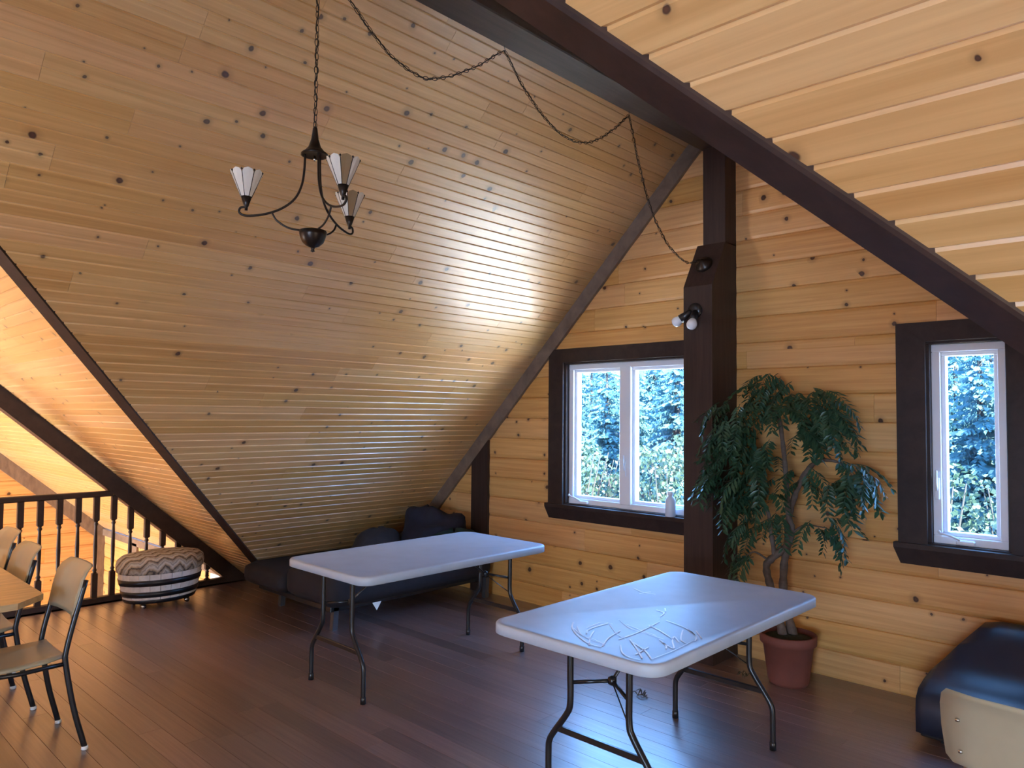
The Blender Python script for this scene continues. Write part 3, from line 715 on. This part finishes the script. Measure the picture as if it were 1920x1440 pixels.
wt = thing('dining_table', 'light wooden table with clipped corners at the left edge', 'table', (.35, 4.75, 0))
def octa(x0, x1, y0, y1, c, z): return [(x0 + c, y0, z), (x1 - c, y0, z), (x1, y0 + c, z), (x1, y1 - c, z), (x1 - c, y1, z), (x0 + c, y1, z), (x0, y1 - c, z), (x0, y0 + c, z)]
MB().loft([octa(-.6, .6, -.83, .83, .1, .655), octa(-.66, .66, -.9, .9, .13, .672), octa(-.66, .66, -.9, .9, .13, .70)]).build('tabletop', 'maple', wt)
MB().box((-.5, -.74, .56), (.5, .74, .656), .004).build('apron', 'maple', wt)
for sx in (-.45, .45):
    for sy in (-.69, .69): MB().box((sx - .035, sy - .035, 0), (sx + .035, sy + .035, .57), .005).build('leg', 'maple', wt)

# ------------------------------------------------------------------ barrel ottoman
ot = thing('barrel_ottoman', 'oval half-barrel ottoman with patterned cushion and black hoops beside the railing', 'ottoman', (2.42, 6.26, 0))
def ell(prof, name, mat, seg=40, parent=ot): return MB().lathe(prof, (0, 0, 0), seg, True, .33, .235).build(name, mat, parent)
for k in range(24):                        # staves
    a0, a1 = 2 * math.pi * k / 24 + .006, 2 * math.pi * (k + 1) / 24 - .006
    loops = []
    for s, z in ((.84, .06), (.90, .14), (.955, .22), (.97, .275)):
        l = []
        for sc in (s, s - .07):
            for a in ((a0, (a0 + a1) / 2, a1) if sc == s else (a1, (a0 + a1) / 2, a0)): l.append((.33 * sc * math.cos(a), .235 * sc * math.sin(a), z))
        loops.append(l)
    MB().loft(loops).build('stave', 'barrel_w', ot)
def hoop(z0, z1, s0, s1): ell([(s0 - .03, z0), (s0 + .012, z0), (s1 + .012, z1), (s1 - .03, z1)], 'hoop', 'hoop')
hoop(.185, .232, .936, .966); hoop(.095, .14, .872, .905)
ell([(.2, .045), (.82, .045), (.845, .062), (.86, .075), (.80, .078), (.2, .078)], 'base', 'hoop')
ell([(.3, .272), (.96, .272), (1.01, .29), (1.03, .33), (1.0, .375), (.9, .402), (.6, .418), (.2, .424), (.02, .425)], 'cushion', 'fabric')
for sx in (-.17, .17):
    for sy in (-.11, .11):
        cst = MB().box((sx - .014, sy - .014, .03), (sx + .014, sy + .014, .05), .003).build('caster', 'black_metal', ot)
        MB().tube([(sx, sy - .011, .02), (sx, sy + .011, .02)], .02, 10).build('wheel', 'chrome', cst)

# ------------------------------------------------------------------ futon sofa with its heap
def cushion(lo, hi, r, lump=.0, seed=1):
    mb = MB(); n = 9; random.seed(seed); loops = []
    x0, y0, z0 = lo; x1, y1, z1 = hi
    for k in range(7):
        t = k / 6; ins = r * (1 - math.sin(math.pi * min(1, max(0, .5 + (abs(t - .5) * -1 + .5) * 1.0)) / 1)) if False else r * (abs(2 * t - 1) ** 5)
        z = z0 + (z1 - z0) * t
        loops.append([(x, y, z + lump * (R() - .5)) for x, y in rrect(x0 + ins, x1 - ins, y0 + ins, y1 - ins, r * 1.2 + .01, 4)])
    return mb.loft(loops, True)
fu = thing('futon_sofa', 'long dark futon sofa lying flat under the pine slope, behind the farther table', 'sofa', (3.7, 5.1, 0))
cushion((-.80, -.60, .17), (.80, .06, .40), .05, .004, 3).build('seat_mattress', 'sofa', fu)
cushion((-.82, .07, .17), (.80, .70, .335), .05, .004, 4).build('back_mattress', 'sofa', fu)
MB().box((-.74, -.5, .13), (.74, .55, .172), .005).build('frame', 'black_metal', fu)
for x, y in ((-.70, -.48), (-.62, .40), (.74, -.56), (.7, .4)):
    MB().loft([[(x - .02, y - .02, 0), (x + .02, y - .02, 0), (x + .02, y + .02, 0), (x - .02, y + .02, 0)], [(x - .01, y - .02, .17), (x + .03, y - .02, .17), (x + .03, y + .02, .17), (x - .01, y + .02, .17)]]).build('leg', 'grey_metal', fu)
MB().prism([(-.44, -.585, .165), (-.36, -.585, .165), (-.40, -.585, .105)], (0, .003, 0)).build('care_tag', 'tag', fu)
def heap(name, label, cat, mat, c, rx, ry, rz_, rot, seed, amp=.25, flat=True):
    random.seed(seed); mb = MB(); nu, nv = 26, 14; loops = []
    ph = [(U(1, 5), U(0, 6.28), U(2, 7), U(0, 6.28), U(.4, 1)) for _ in range(7)]
    cr_, sr_ = math.cos(rot), math.sin(rot)
    for j in range(nv):
        t = .02 + (math.pi * .5 - .02) * (j / (nv - 1)) if flat else .05 + (math.pi - .1) * j / (nv - 1)
        l = []
        for i in range(nu):
            a = 2 * math.pi * i / nu
            n = sum(w * math.sin(f1 * a * round(1) + p1 + f2 * t + p2) if False else w * math.sin(round(f1) * a + p1) * math.sin(f2 * t + p2) for f1, p1, f2, p2, w in ph) / 4
            k = 1 + amp * n
            x, y, z = rx * math.sin(t) ** .7 * math.cos(a) * k, ry * math.sin(t) ** .7 * math.sin(a) * k, max(0.0, rz_ * math.cos(t) * k)
            l.append((x * cr_ - y * sr_, x * sr_ + y * cr_, z))
        loops.append(l)
    o = mb.loft(loops[::-1], True).build(name, mat, None, c); return tag(o, label, cat)
heap('cushion', 'taupe cushion leaning against the heaped jacket on the futon', 'cushion', 'pillow', (3.72, 5.10, .398), .26, .17, .20, .2, 5, .10)
heap('jacket', 'crumpled navy jacket heaped at the wall end of the futon', 'jacket', 'throw', (4.20, 5.0, .398), .32, .26, .32, -.3, 11, .55)
heap('blanket', 'dark teal blanket bunched in front of the jacket on the futon', 'blanket', 'teal', (4.22, 4.70, .398), .27, .17, .17, .1, 23, .3)

rs = thing('low_sofa', 'dark blue-grey padded low seat against the wall under the narrow window', 'sofa', (4.22, .2, 0))
sec = [(-.27, .05), (-.275, .15), (-.265, .21), (-.22, .245), (-.12, .265), (.0, .29), (.06, .345), (.11, .43), (.17, .50), (.24, .525), (.31, .51), (.335, .46), (.335, .05)]
MB().loft([[(x * (.97 if yy > .87 or yy < -.74 else 1), yy, min(z, .525 * k + .3 * (1 - k)) if z > .05 else z) for x, z in sec] for yy, k in ((-.75, .9), (-.72, 1), (.25, 1), (.27, .97), (.29, 1), (.62, 1), (.70, .85), (.78, .45), (.85, .05), (.88, -.1))], True).build('padded_seat', 'sofa2', rs)
MB().box((-.262, -.70, .035), (.33, .86, .056), .004).build('frame', 'black_metal', rs)
for y in (-.65, .75): MB().box((-.2, y - .04, 0), (.28, y + .04, .04), .004).build('foot', 'black_metal', rs)

# ------------------------------------------------------------------ potted tree
PX = 4.30
pl = thing('potted_tree', 'artificial tree with drooping dark green fronds in a terracotta pot', 'plant', (PX, 1.85, 0))
def P2(px, py, x=PX): return on(px, py, AX, x) - np.array([PX, 1.85, 0])
MB().lathe([(.02, .0), (.105, .0), (.115, .02), (.142, .23), (.158, .235), (.160, .285), (.148, .288), (.143, .25), (.02, .25)], (0, 0, 0), 28).build('pot', 'terracotta', pl)
MB().lathe([(.145, .235), (.135, .262), (.09, .275), (.04, .28), (.01, .282)], (0, 0, 0), 20).build('soil', 'soil', pl)
def limb(name, px, rad, parent=pl, x0=PX, x1=None, base=None):
    x1 = x0 if x1 is None else x1
    pts = [P2(a, b, x0 + (x1 - x0) * i / max(1, len(px) - 1)) for i, (a, b) in enumerate(px)]
    if base is not None: pts[0] = np.array(base)
    pts = bez(pts, 5); n = len(pts)
    rr = [rad[0] + (rad[1] - rad[0]) * i / (n - 1) for i in range(n)]
    rr = [r * (1 + .12 * math.sin(i * 2.1)) for i, r in enumerate(rr)]
    return MB().tube(pts, rr, 8).build(name, 'bark', parent)
limb('trunk', [(1462, 1190), (1455, 1130), (1442, 1090), (1437, 1060), (1450, 1045), (1478, 1020), (1485, 990), (1478, 965), (1474, 900), (1470, 850), (1462, 790), (1455, 770)], (.026, .012), base=(-.02, .02, .26))
limb('trunk', [(1477, 1190), (1470, 1120), (1470, 1060), (1477, 1020), (1478, 975), (1490, 930), (1505, 895), (1525, 870), (1545, 862)], (.028, .012), base=(.03, -.02, .26), x0=PX + .04)
limb('branch', [(1453, 1043), (1446, 1000), (1440, 960), (1425, 930)], (.016, .008), x1=PX - .06)
limb('branch', [(1545, 862), (1570, 866), (1600, 880), (1612, 900)], (.010, .004), x0=PX + .04, x1=PX)
limb('branch', [(1455, 775), (1430, 760), (1400, 775), (1365, 800), (1345, 835)], (.010, .004), x1=PX - .1)
limb('branch', [(1458, 780), (1480, 765), (1520, 765), (1555, 785)], (.010, .004), x1=PX - .03)
limb('branch', [(1440, 1050), (1415, 1035), (1395, 1045)], (.007, .003), x1=PX - .08)
limb('branch', [(1484, 1000), (1510, 985), (1550, 990)], (.008, .003), x1=PX)
def frond_mesh(seed):
    random.seed(seed); mb = MB(); L = .20; n = 9
    st = [np.array([L * t, 0, .03 * math.sin(t * 2.2) - .085 * t * t]) for t in [i / n for i in range(n + 1)]]
    mb.tube(st, [.0022 - .0015 * i / n for i in range(n + 1)], 4)
    for i in range(1, n + 1):
        for s in (-1, 1):
            l = U(.055, .085) * (1 - .4 * abs(i / n - .45)); ang = U(.75, 1.1)
            d = np.array([math.cos(ang), s * math.sin(ang), -U(.25, .7)]); d /= np.linalg.norm(d)
            side = np.cross(d, np.array([0, 0, 1.0])); side /= np.linalg.norm(side); w = U(.008, .012)
            p = st[i]; up = np.cross(side, d) * .003
            mb.add([p, p + d * l * .4 + side * w + up, p + d * l * .75 + side * w * .6, p + d * l, p + d * l * .75 - side * w * .6, p + d * l * .4 - side * w + up], [(0, 1, 2, 3), (0, 3, 4, 5)])
    return mb.build('frond', 'fern', pl)
fronds = [frond_mesh(s) for s in (31, 32, 33, 34)]
blobs = [(1455, 735, 38, 30, 16, 0), (1400, 790, 45, 35, 18, -.08), (1380, 860, 48, 55, 30, -.1), (1420, 880, 42, 55, 26, -.05), (1410, 930, 45, 40, 18, -.08), (1520, 770, 45, 32, 24, -.02),
         (1545, 800, 28, 30, 12, 0), (1515, 820, 30, 22, 9, -.04), (1590, 895, 32, 25, 15, 0), (1575, 925, 25, 18, 7, 0), (1440, 970, 30, 22, 10, -.05), (1410, 1000, 25, 18, 6, -.08), (1400, 1050, 16, 14, 5, -.1),
         (1540, 995, 25, 15, 8, 0), (1505, 900, 22, 16, 6, .02), (1360, 780, 18, 20, 5, -.12), (1350, 900, 14, 30, 6, -.12), (1460, 765, 30, 22, 8, -.05)]
random.seed(91); used = [False] * 4
for bx_, by_, rx_, ry_, cnt, dx in blobs:
    for i in range(cnt):
        a, q = U(0, 6.28), math.sqrt(R())
        x = PX + dx + U(-.1, .12)
        p = P2(bx_ + rx_ * q * math.cos(a), by_ + ry_ * q * math.sin(a) - 12, x)
        k = random.randrange(4)
        o = fronds[k] if not used[k] else link(fronds[k].copy()); used[k] = True
        p[0] = min(p[0], .10)
        o.parent = pl; o.location = p
        dirz = math.atan2(p[1], p[0] - .05) + U(-1.3, 1.3)
        o.rotation_euler = (U(-.4, .4), U(.1, .95), dirz); s = U(.7, 1.15); o.scale = (s, s, s)
        if p[0] + .2 * s * math.cos(dirz) > .24: o.rotation_euler[2] += math.pi

# ------------------------------------------------------------------ chandelier on its swagged chain
HZ = 3.35
LX, LY = 1.487, 2.480
ch = thing('chandelier', 'dark bronze three-arm chandelier with leaded art-glass shades, hung on a chain', 'chandelier', (LX, LY, 0))
zc = 2.543
MB().lathe([(.006, .108), (.009, .10), (.014, .06), (.024, .028), (.04, .01), (.051, .002), (.052, -.004), (.046, -.003), (.01, .0)], (0, 0, zc), 20).build('canopy', 'bronze', ch)
MB().lathe([(.004, -.006), (.006, -.02), (.004, -.026)], (0, 0, zc), 8).build('screw', 'chrome', ch)
ff_ = np.array([LX, LY]) / math.hypot(LX, LY); rr_ = np.array([ff_[1], -ff_[0]])
for n_, phi in enumerate((174, 54, -66)):
    a = math.radians(phi); e = rr_ * math.cos(a) + ff_ * math.sin(a); e3 = np.array([e[0], e[1], 0])
    def q(r, z): return e3 * (r if r < .06 else r * .93) + np.array([0, 0, zc + z])
    arm = MB().tube(bez([q(.035, 0), q(.037, -.06), q(.045, -.12), q(.075, -.175), (q(.125, -.215)), q(.19, -.24), q(.26, -.25), q(.29, -.24), q(.288, -.222), q(.268, -.216)], 5), .0045, 6).build('arm', 'bronze', ch)
    MB().tube(bez([q(.165, -.232), q(.145, -.262), q(.10, -.288), q(.045, -.297)], 5), .004, 6).build('brace', 'bronze', ch)
    c = q(.265, 0); sz = zc - .218
    cup = MB().lathe([(.006, -.012), (.006, .0), (.009, .004), (.021, .04), (.019, .04), (.008, .006)], (c[0], c[1], sz), 8).build('shade_cup', 'bronze', ch)
    sh = empty('lamp_shade', (c[0], c[1], sz + .04), 0, ch)
    for k in range(8):
        a0, a1 = 2 * math.pi * k / 8 + .03, 2 * math.pi * (k + 1) / 8 - .03; am = (a0 + a1) / 2
        def w(r, aa, z): return (r * math.cos(aa), r * math.sin(aa), z)
        out = [w(.0205, a0, 0), w(.0205, a1, 0), w(.056, a1, .082), w(.0595, (am + a1) / 2 + .08, .092), w(.0605, am, .097), w(.0595, (am + a0) / 2 - .08, .092), w(.056, a0, .082)]
        inn = [(x * .96, y * .96, z) for x, y, z in out]
        MB().loft([out, inn]).build('glass_panel', 'art_amber' if k in ((5, 1) if n_ != 0 else (1,)) else 'art_white', sh)
        b0 = 2 * math.pi * k / 8
        MB().tube([w(.0205, b0, 0), w(.0575, b0, .086)], .0014, 5).build('lead_seam', 'lead', sh)
        MB().lathe([(.001, -.004), (.0045, 0), (.001, .005)], w(.058, b0, .089), 6).build('lead_bead', 'lead', sh)
MB().lathe([(.052, -.298), (.050, -.315), (.040, -.340), (.024, -.355), (.008, -.361), (.006, -.37), (.009, -.374), (.002, -.378)], (0, 0, zc), 20).build('bowl', 'bronze', ch)
MB().lathe([(.002, -.296), (.05, -.296), (.052, -.299)], (0, 0, zc), 20).build('bowl_lid', 'bronze', ch)
# chain links
def link_mesh():
    pts = []
    for k in range(12):
        a = 2 * math.pi * k / 12; pts.append((.008 * math.cos(a), 0, .016 * math.sin(a) * (1.0)))
    return MB().tube(pts, .0017, 4, True, True)
def chain(parent, path, origin, first=None, pitch=.0265):
    P = [np.array(p, float) for p in path]; seg = [np.linalg.norm(b - a) for a, b in zip(P, P[1:])]; tot = sum(seg); n = int(tot / pitch)
    cum = np.concatenate([[0], np.cumsum(seg)]); arr = np.array(P); me = first
    for k in range(n):
        s = (k + .5) * tot / n
        p = np.array([np.interp(s, cum, arr[:, j]) for j in range(3)])
        t = np.array([np.interp(s + .01, cum, arr[:, j]) - np.interp(s - .01, cum, arr[:, j]) for j in range(3)])
        if me is None: o = link_mesh().build('chain_link', 'bronze', parent); me = o
        else:
            o = me.copy(); COL.objects.link(o); o.parent = parent
        o.location = p - np.array(origin)
        o.rotation_mode = 'QUATERNION'
        qt = Vector(t).to_track_quat('Z', 'Y'); o.rotation_quaternion = qt @ Vector((0, 0, 1)).rotation_difference(Vector((0, 0, 1))) @ __import__('mathutils').Quaternion((0, 0, 1), (math.pi / 2 if k % 2 else 0) + U(-.3, .3))
    return me
first = chain(ch, [(LX, LY, zc + .10), (LX, LY, HZ - .03)], (LX, LY, 0))
MB().tube([(.004 * math.cos(i * .9), .004 * math.sin(i * .9), zc + .10 + (HZ - .03 - zc - .10) * i / 40) for i in range(41)], .0022, 5).build('lamp_cord', 'bronze', ch)
sw1 = bez([(LX, LY, HZ - .03), (1.623, 2.47, 3.204), (1.795, 2.47, 3.072), (1.93, 2.47, 3.025), (2.056, 2.47, 3.03), (2.279, 2.47, 3.15), (2.506, 2.47, 3.325)], 8)
sw2 = bez([(2.512, 2.47, 3.325), (2.673, 2.47, 3.17), (2.88, 2.47, 3.053), (3.06, 2.47, 3.03), (3.22, 2.47, 3.075), (3.40, 2.47, 3.19), (3.56, 2.47, 3.325)], 8)
sw3 = bez([(3.565, 2.47, 3.325), (3.634, 2.44, 3.02), (3.76, 2.44, 2.792), (3.928, 2.44, 2.627), (4.10, 2.43, 2.545), (4.20, 2.42, 2.54), (4.285, 2.41, 2.575)], 8)
sg = thing('swag_chain', 'dark chain with cord swagged along the ridge beam down to the post', 'chain', (2.5, 2.47, 0))
for sw in (sw1, sw2, sw3):
    chain(sg, sw, (2.5, 2.47, 0), first)
    MB().tube([p - np.array([2.5, 2.47, 0]) + np.array([0, .003 * math.cos(i), .003 * math.sin(i)]) for i, p in enumerate(sw)], .0022, 5).build('lamp_cord', 'bronze', sg)
for x in (LX, 2.509, 3.562):
    MB().tube([(x - 2.5, 0, HZ + .01), (x - 2.5, 0, HZ - .012), (x - 2.5 + .008, 0, HZ - .024), (x - 2.5, 0, HZ - .034), (x - 2.5 - .008, 0, HZ - .024)], .002, 5).build('hook', 'chrome', sg)
# ceiling plate of the chain on the slanted cut of the post
jb = MB(); nrm = np.array([-.861, 0, .508]); c0 = np.array([4.325, 2.405, 2.545]); ta = np.array([0, 1.0, 0]); tb = np.cross(nrm, ta)
jb.loft([[c0 + nrm * h + (ta * math.cos(2 * math.pi * k / 20) + tb * math.sin(2 * math.pi * k / 20)) * r for k in range(20)] for r, h in ((.058, -.012), (.060, .006), (.052, .02), (.02, .036), (.008, .05))], True)
tag(jb.build('canopy_plate', 'bronze'), 'round dark canopy plate on the slanted cut of the post', 'canopy')

# twin spotlight on the post
sp = thing('twin_spotlight', 'black twin-head spotlight with white bulbs fixed to the post', 'lamp', (4.24, 2.42, 2.235))
def disc(mb, c, n, prof, seg=16):
    c = np.array(c, float); n = np.array(n, float); n /= np.linalg.norm(n); a = np.cross(n, (0, 0, 1.0)) if abs(n[2]) < .95 else np.array([1.0, 0, 0]); a /= np.linalg.norm(a); b = np.cross(n, a)
    return mb.loft([[c + n * h + (a * math.cos(2 * math.pi * k / seg) + b * math.sin(2 * math.pi * k / seg)) * r for k in range(seg)] for r, h in prof], True)
disc(MB(), (0, 0, 0), (-1, 0, 0), [(.05, 0), (.05, .012), (.03, .022), (.005, .024)]).build('base_plate', 'black_metal', sp)
for (by, bz, bxx) in ((.125, -.075, -.05), (-.012, -.075, -.075)):
    d = np.array([bxx + .02, by - .01 if by > 0 else -.01, bz]); d /= np.linalg.norm(d)
    s0 = np.array([-.02, .015 if by > 0 else -.012, -.005])
    hd = disc(MB(), s0, d, [(.012, 0), (.022, .012), (.026, .05), (.030, .085), (.026, .085), (.02, .06)]).build('lamp_head', 'black_metal', sp)
    disc(MB(), s0, d, [(.012, .06), (.02, .075), (.032, .105), (.034, .122), (.028, .138), (.012, .146)]).build('bulb', 'bulb', sp)

# bottle on the window ledge, dried sprigs on the floor
bo = thing('bottle', 'small white plastic bottle standing on the ledge of the wide window', 'bottle', (4.555, 2.80, .845))
MB().lathe([(.01, 0), (.034, .0), (.037, .01), (.037, .115), (.03, .135), (.016, .145), (.014, .155)], (0, 0, 0), 16).build('body', 'bottle', bo)
MB().lathe([(.019, .15), (.02, .155), (.02, .175), (.016, .178)], (0, 0, 0), 12).build('cap', 'bottle', bo)
def sprig(label, p, seed, s=1.0):
    random.seed(seed); mb = MB()
    for i in range(9):
        a = U(0, 6.28); l = U(.03, .075) * s; c = (U(-.03, .03), U(-.03, .03))
        pts = [(c[0], c[1], .002), (c[0] + l * .5 * math.cos(a), c[1] + l * .5 * math.sin(a), U(.008, .03)), (c[0] + l * math.cos(a + .5), c[1] + l * math.sin(a + .5), .003)]
        mb.tube(bez(pts, 3), [.002, .003, .0045, .004, .003, .002, .001], 4, True, False, .4)
    tag(mb.build('dried_sprig', 'leaf_dry', None, (p[0], p[1], .001)), label, 'leaf', 'dried sprigs on the floor')
sprig('curled dried sprig lying on the floor beneath the scribbled table', (3.50, 2.345), 3)
sprig('dried sprig lying on the floor between the post and the flower pot', (4.20, 2.09), 5, .8)

# ------------------------------------------------------------------ forest outside
g = slab('ground', [(4.9, -60, -3.2), (90, -60, -3.2), (90, 90, -3.2), (4.9, 90, -3.2)], (0, 0, -.2), 'ground')
def spruce(seed):
    random.seed(seed); t = empty('spruce_tree'); h = 1.0
    MB().tube([(0, 0, 0), (0, 0, .5), (0, 0, .97)], [.016, .011, .002], 6).build('trunk', 'bark_out', t)
    mb = MB()
    for k in range(560):
        z = 1 - .92 * math.sqrt(U(.0, 1)); rad = .19 * (1 - z) ** .8 + .01
        a = U(0, 6.28); r = rad * U(.55, 1.15); dz = -U(.0, .06) * (r / .2 + .25)
        e = np.array([math.cos(a), math.sin(a), 0]); sd = np.array([-math.sin(a), math.cos(a), 0])
        for m in range(6):
            f0 = .12 + .88 * m / 6; p = e * r * f0 + np.array([0, 0, z + dz * f0 ** 1.5])
            for sg_ in (-1, 1):
                l = (.012 + r * .22 * (1.1 - f0)) * U(.6, 1.3); q = p + (e * .55 + sd * sg_ * U(.5, 1)) * l + np.array([0, 0, -U(0, .5) * l]); w = np.array([0, 0, U(.25, .5) * l])
                mb.add([p, p * .5 + q * .5 + w * .3, q, p * .5 + q * .5 - w], [(0, 1, 2, 3)])
    mb.build('crown', 'spruce', t); return t
def shrub(seed):
    random.seed(seed); t = empty('young_tree')
    st = MB()
    for i in range(6):
        a = U(0, 6.28); st.tube([(0, 0, 0), (.12 * math.cos(a), .12 * math.sin(a), .4), (.25 * math.cos(a), .25 * math.sin(a), .9)], [.012, .008, .003], 5)
    st.build('stem', 'bark_out', t); mb = MB()
    for i in range(1500):
        a, z = U(0, 6.28), U(.12, 1.0); r = .36 * math.sin(math.pi * min(1, z * .9 + .08)) ** .6 * math.sqrt(R()) * (1 + .3 * math.sin(3 * a + 9 * z))
        c = np.array([r * math.cos(a), r * math.sin(a), z]); d = np.array([U(-1, 1), U(-1, 1), U(-.9, .5)]); d /= np.linalg.norm(d); s = np.cross(d, (U(-1, 1), U(-1, 1), U(-1, 1))); s /= np.linalg.norm(s) + 1e-9
        l, w = U(.02, .04), U(.009, .016); mb.add([c, c + d * l * .5 + s * w, c + d * l, c + d * l * .5 - s * w], [(0, 1, 2, 3)])
    mb.build('crown', 'shrub', t); return t
spr = [spruce(s) for s in (41, 42, 43)]; shr = [shrub(s) for s in (51, 52)]
random.seed(77); ns = [0, 0]
def place(protos, kind, x, y, h, wf, label, group):
    k = ns[kind]; ns[kind] += 1
    o = protos[k] if k < len(protos) else copy_tree(protos[k % len(protos)])
    o.location = (x, y, -3.2); o.rotation_euler = (0, 0, U(0, 6.28)); o.scale = (h * wf, h * wf, h); tag(o, label, 'tree', group)
for i in range(84):
    d = 18 + 20 * (i / 84) ** .8; frac = ((i * .618) % 1); y = d * (-.10 + 1.05 * frac) + U(-.6, .6)
    place(spr, 0, d + U(-.8, .8), y, U(6.6, 8.8) + (d - 18) * .10, U(.85, 1.15), 'blue-green spruce tree in the forest outside the windows', 'spruces outside')
for i in range(18):
    y = -1.5 + 12.0 * ((i * .618) % 1) + U(-.3, .3); x = U(14, 17)
    place(shr, 1, x, y * x / 10.5, U(3.6, 4.6), U(.8, 1.1), 'sunlit yellow-green young tree close outside the windows', 'young trees outside')
